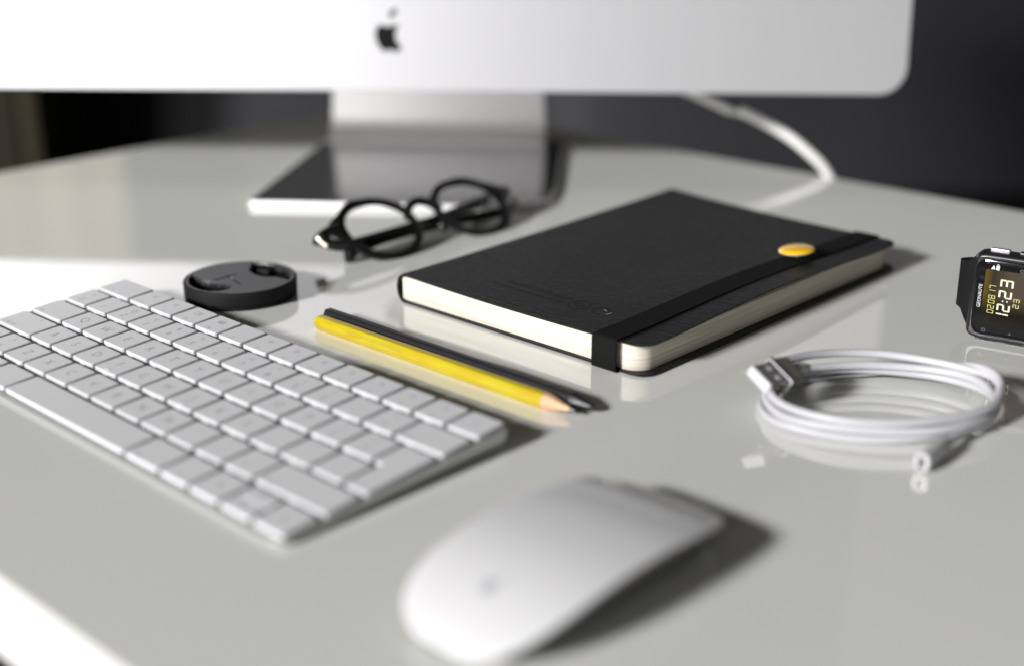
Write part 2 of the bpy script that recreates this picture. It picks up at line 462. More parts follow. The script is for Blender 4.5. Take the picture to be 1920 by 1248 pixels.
for ri, row in enumerate(rows):
    x = 0.0; y1 = -ri * UY; y0 = y1 - UY
    for (s, w) in row:
        a, b_ = x * UX, (x + w) * UX; x += w
        L = []
        if s == 'ud':
            ym = (y0 + y1) / 2
            add_key(a, b_, ym - GY + 0.4, y1, [('\u25b2', 0, 0, 2.6)]); add_key(a, b_, y0, ym + GY - 0.4, [('\u25bc', 0, 0, 2.6)]); continue
        hw = w * UX / 2
        if ri == 0:
            if s == 'esc': L = []
            elif s.startswith('F'):
                k = int(s[1:])
                L = [(s, 0, -5.4, 2.1)]
                L.append(({3: '#mission', 4: '#grid'}.get(k, '#dot'), 0, 2.2, 0) if k not in (5, 6) else ('#dot', 0, 2.2, 0))
                if k == 5: L = L[:1]
            else: L = [('\u25b3', 0, 0.5, 3)]
        elif len(s) == 3 and s[1] == ' ' : L = [(s[0], 0, -3.0, 5.4), (s[2], 0, 3.3, 4.0)]
        elif len(s) == 1 and s.isalpha(): L = [(s, 0, 0, 6.6)] + ([('#ridge', 0, -6, 0)] if s in 'FJ' else [])
        elif s in ('\u25c0', '\u25b6'): L = [(s, 0, 0, 2.8)]
        elif s: L = [(s, -hw + 6.5 if w > 1 else 0, -5.0, 2.5)]
        if s == 'caps': 
            v2, f2 = lathe([(0.45, 0.0), (0.45, 0.05)], 12)
            L = [('caps lock', -6.0, -5.0, 2.4)]
        add_key(a, b_, y0, y1, L)
        if s == 'caps':
            o = obj('indicator_light', v2, f2, M['legend'], kb); o.location = Vector((b_ - 12.5, y1 - 4, 0.02)) * MM
# ISO return key (L-shaped)
xa, xb, xc = 13.5 * UX + GAP, 13.75 * UX + GAP, 14.5 * UX - GAP
ya, yb, yc = -2 * UY - GY, -3 * UY, -4 * UY + GY
add_key(0, 0, 0, 0, [('return', 14.05 * UX, -3.75 * UY, 2.4)],
        [(xb, yc), (xc, yc), (xc, ya), (xa, ya), (xa, yb + GY * 0.95), (xb, yb + GY * 0.95)])

# ------------------------------------------------------------------ mouse
mo = thing('computer_mouse', (361.0, -61.5, 0), 'low curved glossy white mouse at the front edge of the picture', 'mouse')
ML, MW_ = 59.0, 29.2
def m_top(u, t):   # u along length -1..1, t across -1..1
    return 6.2 + 12.8 * (1 - abs(u) ** 2.25) ** 0.92 * (1 - 0.05 * abs(t) ** 2.5) + 0.9 * u
def m_half(u):     # half width at u
    return MW_ * (1 - abs(u) ** 4.2) ** (1 / 2.9)
NU, NT = 64, 24
us = [math.sin(math.pi / 2 * (-1 + 2 * i / NU)) for i in range(NU + 1)]
us = [max(-0.9995, min(0.9995, x)) for x in us]
rings = []
for u in us:
    hw = m_half(u); ring = []
    for j in range(NT + 1):
        t = math.sin(math.pi / 2 * (-1 + 2 * j / NT))
        e_ = abs(t) ** 14
        ring.append((t * hw, u * ML, m_top(u, t) - 0.35 * e_))
    rings.append(ring)
v = [p for r_ in rings for p in r_]; n = NT + 1; f = []
for i in range(NU):
    for j in range(NT): f.append([i * n + j, i * n + j + 1, (i + 1) * n + j + 1, (i + 1) * n + j])
# outline skirt of the shell
bound = [i * n for i in range(NU + 1)] + [NU * n + j for j in range(1, n)] + [i * n + NT for i in range(NU - 1, -1, -1)] + [j for j in range(NT - 1, 0, -1)]
base = len(v); kk = len(bound)
for b_ in bound: x, y, z = v[b_]; v.append((x * 0.995, y * 0.997, z - 1.2))
for i in range(kk): f.append([bound[i], bound[(i + 1) % kk], base + (i + 1) % kk, base + i])
obj('top_shell', v, f, M['mouse'], mo, angle=28)
bv = [(x * 0.985, y * 0.99, z - 1.15) for x, y, z in (v[b_] for b_ in bound)]
r1 = [(x * 0.84, y * 0.95, 0.5 * z + 0.6) for x, y, z in bv]
r2 = [(x * 0.70, y * 0.90, 1.0) for x, y, z in bv]
vv, ff = loft([bv, r1, r2])
obj('underside', vv, ff, M['alu_dark'], mo)
for sx in (-1, 1):
    vv, ff = box(sx * 16 - 1.6, -46, 0.02, sx * 16 + 1.6, 46, 1.4, 0.3)
    obj('glide_strip', vv, ff, M['cap_side'], mo)

APPLE = [(780,330),(735,352),(700,400),(675,480),(670,560),(690,650),(730,740),(785,825),(840,878),(900,868),(960,850),(1020,852),(1080,875),(1135,890),(1168,862),(1196,812),(1218,752),(1165,712),(1122,650),(1100,570),(1108,480),(1135,410),(1180,345),(1130,322),(1060,328),(1000,350),(930,358),(860,345),(810,328)]
def apple(sc):   # centred on the body, y up
    body = [((x - 944) * sc, (605 - y) * sc) for x, y in APPLE][::-1]
    body = offset_poly(body, -18 * sc)
    leaf = [(960,215),(965,150),(1000,90),(1060,45),(1120,25),(1118,85),(1085,150),(1030,200)]
    leaf = [((x - 944) * sc, (605 - y) * sc) for x, y in leaf][::-1]
    return body, leaf
b2, l2 = apple(0.011)
mb = MB(); ny = -37.0
for pl in (b2, l2):
    mb.add([(x, ny + y, m_top((ny + y) / ML, x / MW_) + 0.05) for x, y in pl], [list(range(len(pl)))])
mb.obj('logo', M['mouse_logo'], mo, smooth=False)

# ------------------------------------------------------------------ pencils
def hexa(r, rot=30): return [(r * math.cos(R(rot + 60 * k)), r * math.sin(R(rot + 60 * k))) for k in range(6)]
def soft_hex(r, rot):
    return round_poly(hexa(r, rot), 0.7, 2)
def pencil(name, x0, xs, x1, y, hr, yaw, label, mbody, mcone, rot, rear='round', tip=0.95, mlead=None):
    t = thing(name, (x0, y, 0), label, 'pencil', rot=(0, 0, yaw))
    L, S = xs - x0, x1 - x0
    prof = soft_hex(hr, rot)
    zc = max(-b_ for a, b_ in prof) + 0.02
    def ring(x, k): return [(x, a * k, zc + b_ * k) for a, b_ in prof]
    rr = [ring(0, .35), ring(0.25, .70), ring(0.9, .92), ring(2.0, 1.0)] if rear == 'round' else [ring(0, .93), ring(0.3, 1.0)]
    rr += [ring(L * k / 10, 1.0) for k in range(1, 10)] + [ring(L, 1.0)]
    v, f = loft(rr); obj('shaft', v, f, mbody, t)
    # cone: hexagon at the shoulder blends to a circle
    nn = len(prof); cr = []
    for k in range(7):
        q = k / 6; rad = hr * 0.87 * (1 - q) + tip * q
        ringp = []
        for (a, b_) in prof:
            l_ = math.hypot(a, b_); w = (1 - q) ** 2
            s_ = (w * 0.985 * l_ + (1 - w) * rad * 1.0) / l_ if k else 0.985
            ringp.append((L + 0.02 + (S - 3 - L) * q, a * s_, zc + b_ * s_ - 0))
        cr.append(ringp)
    v, f = loft(cr); obj('sharpened_cone', v, f, mcone, t)
    v, f = loft([[(S - 3.1, tip * 0.98 * a / math.hypot(a, b_), zc + tip * 0.98 * b_ / math.hypot(a, b_)) for a, b_ in prof],
                 [(S - 0.4, tip * 0.55 * a / math.hypot(a, b_), zc + tip * 0.55 * b_ / math.hypot(a, b_)) for a, b_ in prof],
                 [(S, tip * 0.3 * a / math.hypot(a, b_), zc + tip * 0.3 * b_ / math.hypot(a, b_)) for a, b_ in prof]])
    obj('lead_tip', v, f, mlead or M['lead'], t)
    return t
py = pencil('pencil', 111.5, 260.5, 277, 37.4, 3.95, R(0.4), 'yellow hexagonal pencil with bare wood point, nearest the keyboard', M['yellow'], M['wood'], 0)
pk = pencil('pencil', 106.5, 268, 280, 47.7, 3.7, R(-0.2), 'black hexagonal pencil with dark tip beside the yellow pencil', M['blackpaint'], M['blackpaint'], 0, 'flat', 1.9, M['blackpaint'])
# worn foil imprint on the yellow pencil's front facet
mb = MB(); x = 26.0
random.seed(3)
while x < 62:
    w = random.uniform(0.5, 1.5); h0 = random.uniform(-0.5, 0.1); h1 = random.uniform(0.3, 0.9)
    fy = lambda q: (x, -3.95 + 1.975 * q - 0.03, 3.44 + 3.42 * q + 0.02)
    a_, b_ = fy(0.30 + h0 * 0.2), fy(0.42 + h1 * 0.25)
    mb.add([a_, (x + w, a_[1], a_[2]), (x + w, b_[1], b_[2]), b_], [[0, 1, 2, 3]])
    x += w + random.uniform(0.3, 0.9)
mb.obj('foil_imprint', M['imprint'], py, smooth=False)

# ------------------------------------------------------------------ notebook
NB = (110, 91, 0)
nb = thing('notebook', NB, 'thick black hardcover notebook closed with an elastic band, cream pages', 'notebook')
CX0, CX1, CY0, CY1 = 3.5, 161.5, 0.6, 231.5
def cover_z(x, y):
    fx = (x - CX0) / (CX1 - CX0); fy = (y - CY0) / (CY1 - CY0)
    lift = 4.2 * (fy ** 1.6) * (1 - fx) ** 1.2            # far spine corner stands up
    sag = -1.0 * math.sin(math.pi * fx) * (0.7 + 0.3 * fy)
    fore = 3.0 * max(0, fx - 0.55) / 0.45 * math.sin(math.pi * min(1, max(0, (fy - 0.08) / 0.8))) ** 1.2
    return 15.3 + lift + sag + fore + 0.5 * (1 - fx) ** 6
def cover_sheet(z_fn, th, x0, x1, y0, y1, r, nx=48, ny=70, swell=None):
    """sheet with rounded right-hand corners following z_fn"""
    ys = []
    for i in range(9): ys.append(y0 + r * (1 - math.cos(R(90 * i / 8))))
    for i in range(1, ny): ys.append(y0 + r + (y1 - y0 - 2 * r) * i / ny)
    for i in range(9): ys.append(y1 - r * (1 - math.sin(R(90 * i / 8))))
    def xr(y):
        d = max(0, r - (y - y0), r - (y1 - y))
        return x1 - r + math.sqrt(max(0, r * r - d * d))
    v = []; f = []; n = nx + 1; N = len(ys)
    for y in ys:
        e_ = xr(y)
        for j in range(n):
            x = x0 + (e_ - x0) * j / nx; v.append((x, y, z_fn(x, y)))
    b0 = len(v)
    v += [(x, y, z - (th(x, y) if callable(th) else th)) for x, y, z in v]
    for i in range(N - 1):
        for j in range(nx):
            a = i * n + j
            f.append([a, a + 1, a + n + 1, a + n]); f.append([b0 + a, b0 + a + n, b0 + a + n + 1, b0 + a + 1])
    bd = [j for j in range(n)] + [i * n + nx for i in range(1, N)] + [(N - 1) * n + j for j in range(nx - 1, -1, -1)] + [i * n for i in range(N - 2, 0, -1)]
    for i in range(len(bd)):
        a, b_ = bd[i], bd[(i + 1) % len(bd)]; f.append([a, b_, b0 + b_, b0 + a])
    return v, f
v, f = cover_sheet(cover_z, 0.85, CX0, CX1, CY0, CY1, 8.5)
obj('front_cover', v, f, M['cover'], nb)
v, f = cover_sheet(lambda x, y: 1.35, 0.95, 2.5, 162.0, 0.8, 231.5, 8.5, 10, 20)
obj('back_cover', v, f, M['cover'], nb)
def block_top(x, y):
    fx = x / 159.0; fy = y / 231
    return 13.4 + 0.75 * (1 - fx) + 1.5 * max(0, fy) ** 1.8 * (1 - fx)
v, f = cover_sheet(block_top, lambda x, y: block_top(x, y) - 1.5, 2.0, 157.6, 2.4, 229.5, 9.5, 24, 30)
obj('page_block', v, f, M['page'], nb)
# loose top leaves fanning up towards the bowed cover
for k in range(5):
    def zf(x, y, k=k):
        fx = max(0, (x - 90) / 69); fy = min(1, max(0, (y - 14) / 190))
        a = block_top(x, y) + 0.12 * (k + 1)
        return min(a + (0.46 * (k + 1)) * fx ** 2 * math.sin(math.pi * fy) ** 1.1 * 1.15, cover_z(x, y) - 1.0)
    v, f = cover_sheet(zf, 0.10, 40, 157.9 - 0.25 * k, 2.6, 229, 9.0, 16, 36)
    obj('page', v, f, M['sheet'], nb)
# spine: C-shaped wrap
prof = []
for i in range(13):
    a = R(78 + 204 * i / 12)
    prof.append((3.8 + 4.6 * math.cos(a) * (1.0), 8.0 + 7.35 * math.sin(a)))
rings = []
for yy in [0.6 + (231.5 - 0.6) * i / 12 for i in range(13)]:
    fy = (yy - .6) / 230.9; lift = 4.2 * fy ** 1.6
    outer = [(x, yy, z + lift * max(0, (z - 1) / 14.5)) for x, z in prof]
    inner = [(3.8 + (x - 3.8) * 0.76 + 0.0, yy, 8 + (z - 8) * 0.87 + lift * max(0, (z - 1) / 14.5)) for x, z in prof[::-1]]
    rings.append(outer + inner)
v, f = loft(rings); obj('spine', v, f, M['cover'], nb)
# elastic band: loop of webbing across cover, edges and back
def band():
    a0, a1 = 133.0, 147.0
    path = []
    for i in range(41):
        y = -0.6 + 233.0 * i / 40
        path.append((y, max(cover_z(141, min(max(y, 1), 231)) + 0.95, 0)))
    ztf, zbk = path[0][1], path[-1][1]
    loop = [(-1.6, ztf - 0.5), (-1.9, ztf - 1.6), (-1.9, 8), (-1.9, 1.3), (-1.4, 0.35), (0, 0.12), (231, 0.12), (233.4, 0.35), (233.9, 1.3), (233.9, 8), (233.9, zbk - 1.6), (233.4, zbk - .5)]
    P = path + loop[::-1]
    c = Vector((115, 8))
    v = []; f = []; n = len(P)
    for k, (y, z) in enumerate(P):
        # inward direction
        p0 = Vector(P[k - 1]); p1 = Vector(P[(k + 1) % n]); t = (p1 - p0).normalized(); nn = Vector((t.y, -t.x))
        q = Vector((y, z)) + nn * 0.75
        q.y = max(q.y, 0.02)
        skew = 0.6 * (y / 230)
        v += [(a0 + skew, y, z), (a1 + skew, y, z), (a1 + skew, q.x, q.y), (a0 + skew, q.x, q.y)]
    for k in range(n):
        a = 4 * k; b_ = 4 * ((k + 1) % n)
        for j in range(4): f.append([a + j, a + (j + 1) % 4, b_ + (j + 1) % 4, b_ + j])
    return v, f
v, f = band(); obj('elastic_band', v, f, M['elastic'], nb, angle=50)
# worn, illegible pressed marks and a round emblem
random.seed(11)
def mark_group(spec):
    mb = MB()
    for (x0, y0, x1, y1) in spec:
        mb.add([(x0, y0, cover_z(x0, y0) + .06), (x1, y0, cover_z(x1, y0) + .06), (x1, y1, cover_z(x1, y1) + .06), (x0, y1, cover_z(x0, y1) + .06)], [[0, 1, 2, 3]])
    return mb
spec = []
x = 50.0
while x < 92:                       # upper row of larger strokes
    w = random.uniform(0.8, 2.2)
    spec.append((x, 29.0 + random.uniform(0, 1), x + w, 32.0 + random.uniform(0, 1.4))); x += w + random.uniform(0.7, 1.3)
x = 46.0
while x < 92:                       # lower row of small strokes
    w = random.uniform(0.5, 1.3)
    spec.append((x, 23.5, x + w, 25.2 + random.uniform(0, .7))); x += w + random.uniform(0.4, 0.9)
mb = mark_group(spec)
def ring_mark(cx, cy, r0, r1, a0=0, a1=360, n=24):
    vs = []; fs = []
    for i in range(n + 1):
        a = R(a0 + (a1 - a0) * i / n)
        for r_ in (r0, r1):
            x_, y_ = cx + r_ * math.cos(a), cy + r_ * math.sin(a); vs.append((x_, y_, cover_z(x_, y_) + .06))
    for i in range(n): fs.append([2 * i, 2 * i + 1, 2 * i + 3, 2 * i + 2])
    mb.add(vs, fs)
ring_mark(101, 27, 5.0, 6.0); ring_mark(101, 27, 1.5, 2.6); ring_mark(115.5, 26.5, 4.0, 5.0, 20, 330)
mb.obj('pressed_marks', M['emboss'], nb, smooth=False)
mb = MB()
for (cx, cy, r_, a0, a1) in ((101, 27, 5.6, 330, 352), (115.5, 26.5, 4.6, 300, 380), (115.5, 26.5, 2.2, 40, 120)):
    ring_mark(cx, cy, r_, r_ + .35, a0, a1, 8)
mb.obj('glint_arcs', M['chrome'], nb, smooth=False)  # glints on the pressed rings put in as bright steel arcs

# ------------------------------------------------------------------ round badge on the band
bz = cover_z(138.5, 161) + 1.55
bd = thing('badge', (248.6, 252.3, bz), 'small round domed yellow badge with pale rim, pinned on the black notebook', 'badge', rot=(R(3), R(-4), 0))
v, f = lathe([(9.6, 2.9), (9.75, 3.2), (9.5, 3.7), (8.6, 4.3), (6.5, 4.9), (3.5, 5.3), (0.3, 5.45)], 40)
obj('enamel_dome', v, f, M['badge'], bd)
v, f = lathe([(1.2, -0.55), (1.6, 0.6), (4.5, 0.9), (7.6, 1.6), (9.5, 2.7), (9.6, 3.0), (9.2, 3.1), (0.4, 3.1)], 40)
obj('rim', v, f, M['whitemetal'], bd)

# ------------------------------------------------------------------ lens cap
LC = (39.7, 43.3, 0)
lc = thing('lens_cap', LC, 'round black camera lens cap with two pinch clips behind the keyboard', 'lens cap', group=None)
v, f = lathe([(28.2, 0.05), (29.0, 0.3), (29.4, 1.0), (29.5, 1.6), (28.9, 1.8), (28.9, 2.6), (29.5, 2.8), (29.6, 8.7), (29.35, 9.3), (28.9, 9.55), (28.25, 9.58), (28.1, 3.2), (1, 3.0)], 96)
obj('side_ring', v, f, M['cap_side'], lc)
b1 = [(-22.0, -15.5), (-12.6, -16.5), (-5.9, -14.6), (1.1, -14.2), (5.5, -10.4), (9.5, -11.5), (12.3, -16.2), (11.4, -21.5), (8.5, -24.8), (4.2, -26.4), (-1, -26.7), (-6.0, -26.1), (-11, -24.4), (-16.8, -20.8)]
bb2 = [(22.5, 14.6), (12.6, 13.5), (9.6, 10.2), (4.5, 9.0), (0.5, 8.8), (-5.5, 10.3), (-9.2, 12.5), (-12.6, 16.5), (-17.6, 20.2), (-14, 22.8), (-9.2, 25.1), (-5.2, 26.2), (0, 26.6), (7, 25.7), (11.1, 24.2), (17, 20.5)]
def inside(p, poly):
    c = False; x, y = p
    for i in range(len(poly)):
        x1, y1 = poly[i - 1]; x2, y2 = poly[i]
        if (y1 > y) != (y2 > y) and x < (x2 - x1) * (y - y1) / (y2 - y1) + x1: c = not c
    return c
def seg_d(p, poly):
    best = 1e9; P = Vector(p)
    for i in range(len(poly)):
        a = Vector(poly[i - 1]); b_ = Vector(poly[i]); ab = b_ - a
        t = max(0, min(1, (P - a).dot(ab) / ab.length_squared)); best = min(best, (P - a - ab * t).length)
    return best
def cap_h(x, y):
    h = 9.55 - 0.25 * (1 - min(1, math.hypot(x, y) / 28) ** 2)
    for pl in (b1, bb2):
        d = seg_d((x, y), pl)
        if inside((x, y), pl): h = min(h, 9.0 - 5.6 * min(1, d / 0.8))
    if -20.2 < 0.32 * x - 0 * y + 0 and abs((x + 2.0) * 0.25 + (y + 4) * 0.97) < 0.55 and abs(x - 1) < 9: h -= 0.5
    if abs((x + 6.0)) < 0.6 and -12 < y < 2: h -= 0.45
    return h
v = [(0, 0, cap_h(0, 0))]; f = []; NR, NA = 70, 220
for i in range(1, NR + 1):
    r_ = 28.2 * i / NR
    for j in range(NA):
        a = 2 * math.pi * j / NA; x, y = r_ * math.cos(a), r_ * math.sin(a); v.append((x, y, cap_h(x, y)))
for j in range(NA): f.append([0, 1 + j, 1 + (j + 1) % NA])
for i in range(NR - 1):
    for j in range(NA):
        a = 1 + i * NA + j; b_ = 1 + i * NA + (j + 1) % NA; f.append([a, b_, b_ + NA, a + NA])
fmap = {}
for i_, q in enumerate(f):
    if sum(v[k][2] for k in q) / len(q) < 7.6: fmap[i_] = 1
obj('face_plate', v, f, M['cap'], lc, angle=40, mats=[M['cap_shade']], fm=fmap)
for (px, py_, an) in ((-7.5, 20.8, 25),):
    v, f = box(-4.2, -2.0, 4.2, 4.0, 2.2, 7.6, 0.6, 1.2)
    o = obj('pinch_clip', v, f, M['cap_side'], lc); o.location = Vector((px, py_, 0)) * MM; o.rotation_euler = (0, 0, R(an))

# ------------------------------------------------------------------ glasses
GO = Vector((34.3, 184.1, 13.76)); GA = Vector((0.0349, 0.99939, 0)); GB = Vector((-0.8136, 0.0284, 0.5807)); GN = GA.cross(GB)
gl = thing('glasses', (34.3, 184.1, 0), 'folded black round-framed glasses lying between notebook and monitor', 'glasses')
GL0 = Vector((34.3, 184.1, 0))
def gp(a, b_, n=0): return GO - GL0 + GA * a + GB * b_ + GN * n
def rim_pts(sg, rx, ry, n=48, wob=True):
    out = []
    for i in range(n):
        t = 2 * math.pi * i / n
        cx_, sy_ = math.cos(t), math.sin(t)
        # panto shape: rounder and a little fuller towards the brow
        k = 1 + 0.05 * max(0, sy_) * abs(cx_) * 2
        if rx > 25 and sg * cx_ > 0:          # brow wing and squarer outer corner on the outside of each rim
            k += 0.27 * max(0, math.cos(2.6 * (math.atan2(sy_, sg * cx_) - 0.28))) ** 3 + 0.06 * max(0, math.cos(3 * (math.atan2(sy_, sg * cx_) + 0.8))) ** 2
        out.append((sg * 36 + rx * cx_ * k, ry * sy_ * (1 + (k - 1) * 0.5)))
    return out
mb = MB()
for sg in (-1, 1):
    o_ = rim_pts(sg, 27.6, 23.6); i_ = rim_pts(sg, 22.6, 18.9); n = len(o_)
    rings = []
    for (pl, dn) in ((o_, -1.2), (o_, 1.2)):
        rings.append([gp(a, b_, dn) for a, b_ in pl])
    om = [(a * .5 + c * .5, b_ * .5 + d * .5) for (a, b_), (c, d) in zip(o_, i_)]
    v = []
    sec = [(0.0, -1.1), (0.0, 0.9), (0.28, 1.6), (0.72, 1.6), (1.0, 0.9), (1.0, -1.1), (0.7, -1.7), (0.3, -1.7)]
    for i in range(n):
        for (w, dn) in sec:
            a = o_[i][0] * (1 - w) + i_[i][0] * w; b_ = o_[i][1] * (1 - w) + i_[i][1] * w
            v.append(gp(a, b_, dn))
    s = len(sec); f = []
    for i in range(n):
        for j in range(s):
            f.append([i * s + j, i * s + (j + 1) % s, ((i + 1) % n) * s + (j + 1) % s, ((i + 1) % n) * s + j])
    mb.add(v, f)
    # end piece
    v, f = sweep(spline([gp(sg * 62, 7, 0), gp(sg * 67, 7, -0.5), gp(sg * 72, 6.5, -1.5), gp(sg * 74.5, 6.5, -4), gp(sg * 75, 5.5, -8)], 4), round_poly([(-1.8, -3.2), (1.8, -3.2), (1.8, 3.2), (-1.8, 3.2)], 1.0, 2))
    mb.add(v, f)
# bridge arch and nose pads
v, f = sweep(spline([gp(-13, 3, 0), gp(-8.5, 9.5, 0.6), gp(0, 12.8, 1), gp(8.5, 9.5, 0.6), gp(13, 3, 0)], 6), circ(2.8, 10))
mb.add(v, f)
mb.obj('front_frame', M['acetate'], gl, angle=60)
for sg in (-1, 1):
    pl = rim_pts(sg, 22.7, 19.0, 36)
    v, f = loft([[gp(a, b_, -0.5) for a, b_ in pl], [gp(a, b_, 0.5) for a, b_ in pl]])
    obj('lens', v, f, M['lens'], gl)
    v, f = sweep(spline([gp(sg * 11.5, -2, -2), gp(sg * 9.5, -6, -4), gp(sg * 10.5, -10, -4.5)], 4), circ(1.8, 8), lambda t: 0.6 + math.sin(math.pi * t) * .6)
    obj('nose_pad', v, f, M['acetate'], gl)
def temple(pts, name='temple'):
    P = spline([Vector(p) - GL0 for p in pts], 8)
    prof = round_poly([(-1.9, -4.0), (1.9, -4.0), (1.9, 4.0), (-1.9, 4.0)], 1.3, 2)
    v, f = sweep(P, prof, lambda t: (1.0, 0.80 + 0.45 * max(0, t - .7) / .3))
    return obj(name, v, f, M['acetate'], gl, angle=60)
temple([(36.5, 257.5, 8.5), (40.0, 248, 7), (38.0, 227, 7), (34.5, 214, 7), (31.7, 186, 7), (30.5, 161, 6.5), (31.5, 139, 6), (34.0, 124.8, 5), (37.4, 118.5, 3.4)])
temple([(30.5, 107.5, 13.8), (35.4, 116, 10.6), (34.8, 137, 9.6), (33.8, 158, 9.6), (32.6, 185, 9.8), (26.7, 213.4, 9.8), (17.8, 239, 8.0), (6.5, 264, 4.6)])
for (p, q) in (((28.5, 105.6, 15.0), (33.5, 107.5, 11.5)), ((34.5, 260, 13.8), (38.5, 258.6, 9.2))):
    v, f = sweep([Vector(p) - GL0, (Vector(p) + Vector(q)) / 2 - GL0, Vector(q) - GL0], circ(1.3, 10))
    obj('hinge', v, f, M['gold'], gl)
for (x, y, z) in ((27.0, 107.2, 15.0), (13.0, 253.5, 6.9)):
    v, f = lathe([(0.4, 1.3), (1.6, 0.9), (2.0, 0), (1.6, -.9), (.4, -1.3)], 14)
    o = obj('rivet', v, f, M['gold'], gl); o.location = (Vector((x, y, z)) - GL0) * MM

# ------------------------------------------------------------------ desktop computer
DA = R(38.5)
dc = thing('desktop_computer', (-34, 217, 0), 'large silver all-in-one computer, its aluminium chin and logo across the top', 'computer', rot=(0, 0, DA))
# stand: foot plate, bend and neck in local axes (X width, Y back, Z up)
foot = [(-97.3, 0), (72, 0), (92, 7), (102, 24), (104.3, 48), (103.0, 212), (-88.5, 212)]
v, f = slab(round_poly(foot, 5, 5), 0.3, 4.4, 0.9, 0.5)
obj('stand_foot', v, f, M['alu_neck'], dc, mats=[M['alu_base']], fm={len(f) - 1: 1})
path = []
for i in range(4): path.append((196 + i * 3, 4.8))
for i in range(1, 13):
    a = R(90 * i / 12); path.append((205 + 17 * math.sin(a), 21.8 - 17 * math.cos(a)))
for i in range(1, 9): path.append((222 + i * 1.5, 21.8 + i * 36))
rings = []
for k, (y, z) in enumerate(path):
    a = Vector(path[max(0, k - 1)]); b_ = Vector(path[min(len(path) - 1, k + 1)]); t = (b_ - a).normalized(); nn = Vector((t.y, -t.x)) * 6.5
    w = 88.3 - 3.5 * min(1, z / 60)
    sec = rrect(-w, -6.5, w, 0, 1.6, 3)
    rings.append([(sx, y - 0 + nn.normalized().x * (-sy), z + nn.normalized().y * (-sy)) for sx, sy in sec])
v, f = loft(rings); obj('stand_neck', v, f, M['alu_neck'], dc)
# display body
BT = R(5.5)
bx = Vector((math.cos(R(1)), math.sin(R(1)), 0)); byk = Vector((-math.sin(R(1)), math.cos(R(1)), 0))
bup = byk * math.sin(BT) + Vector((0, 0, 1)) * math.cos(BT); bn = bx.cross(bup)   # bn points to the front (-Y)
BM = basis((-14.5, 83.7, 64.2), bx, bup, bn)
HW, HT, CH = 356, 520, 78
o_ = rrect(-HW, 0, HW, HT, 19, 10)
def ringz(d, z, back=0):
    return [(x, y, z) for x, y in offset_poly(o_, d)]
rings = [ringz(0.5, 0), ringz(0.15, -0.25), ringz(0, -0.8), ringz(0, -4.2), ringz(0.8, -5.0), ringz(2.0, -5.4)]
cxm, cym = 0, 260
for k in range(1, 11):
    t = k / 10; s = 1 - t * 0.86; z = -5.4 - 42 * math.sin(t * math.pi / 2) ** 1.0
    rings.append([(x * s + 0 * (1 - s), cym + (y - cym) * s, z) for x, y in offset_poly(o_, 2.0)])
v, f = loft(rings[::-1]); obj('aluminium_body', v, f, M['alu'], dc, mw=BM)
scr = rrect(-HW + 1.5, CH, HW - 1.5, HT - 1.5, (0.6, 0.6, 17, 17), 6)
v, f = slab(scr, 0.02, 0.9, 0.3); obj('screen', v, f, M['glass_black'], dc, mw=BM)
body, leaf = apple(0.0353)
v, f = slab(body, 0.01, 0.25, 0.05); lo = obj('logo', v, f, M['logo'], dc, mw=BM @ Matrix.Translation(Vector((0, 36.0, 0)) * MM))
v, f = slab(leaf, 0.01, 0.25, 0.05); obj('logo_leaf', v, f, M['logo'], lo)

# cable hanging from the back of the computer over the rear desk edge
cc = thing('power_cable', (129, 491, 0), 'off-white cable hanging from behind the computer over the rear desk edge', 'cable')
CO = Vector((129, 491, 0))
def rel(pts, O): return [Vector(p) - O for p in pts]
v, f = sweep(rel(spline([(-98, 420, 120), (-60, 455, 80), (-25, 480, 58), (5, 487, 49.2), (26, 489, 43.3), (43, 490.3, 38.2)], 6), CO), circ(3.1, 14))
obj('upper_lead', v, f, M['cable_grey'], cc)
v, f = sweep(rel([(43, 490.3, 38.0), (47, 490.8, 37.6), (51, 491.2, 37.6)], CO), circ(1.9, 10)); obj('collar', v, f, M['cable_grey'], cc)
v, f = sweep(rel(spline([(50, 491.3, 38.8), (56, 492, 37.6), (72, 498, 30.5), (88, 501.5, 23.0), (104, 501, 14.5), (117, 498.5, 7.5), (126, 495.5, 0.5), (131, 495, -10), (133, 496, -60), (134, 500, -300)], 6), CO), circ(3.7, 14))
obj('lower_lead', v, f, M['cable_grey'], cc)

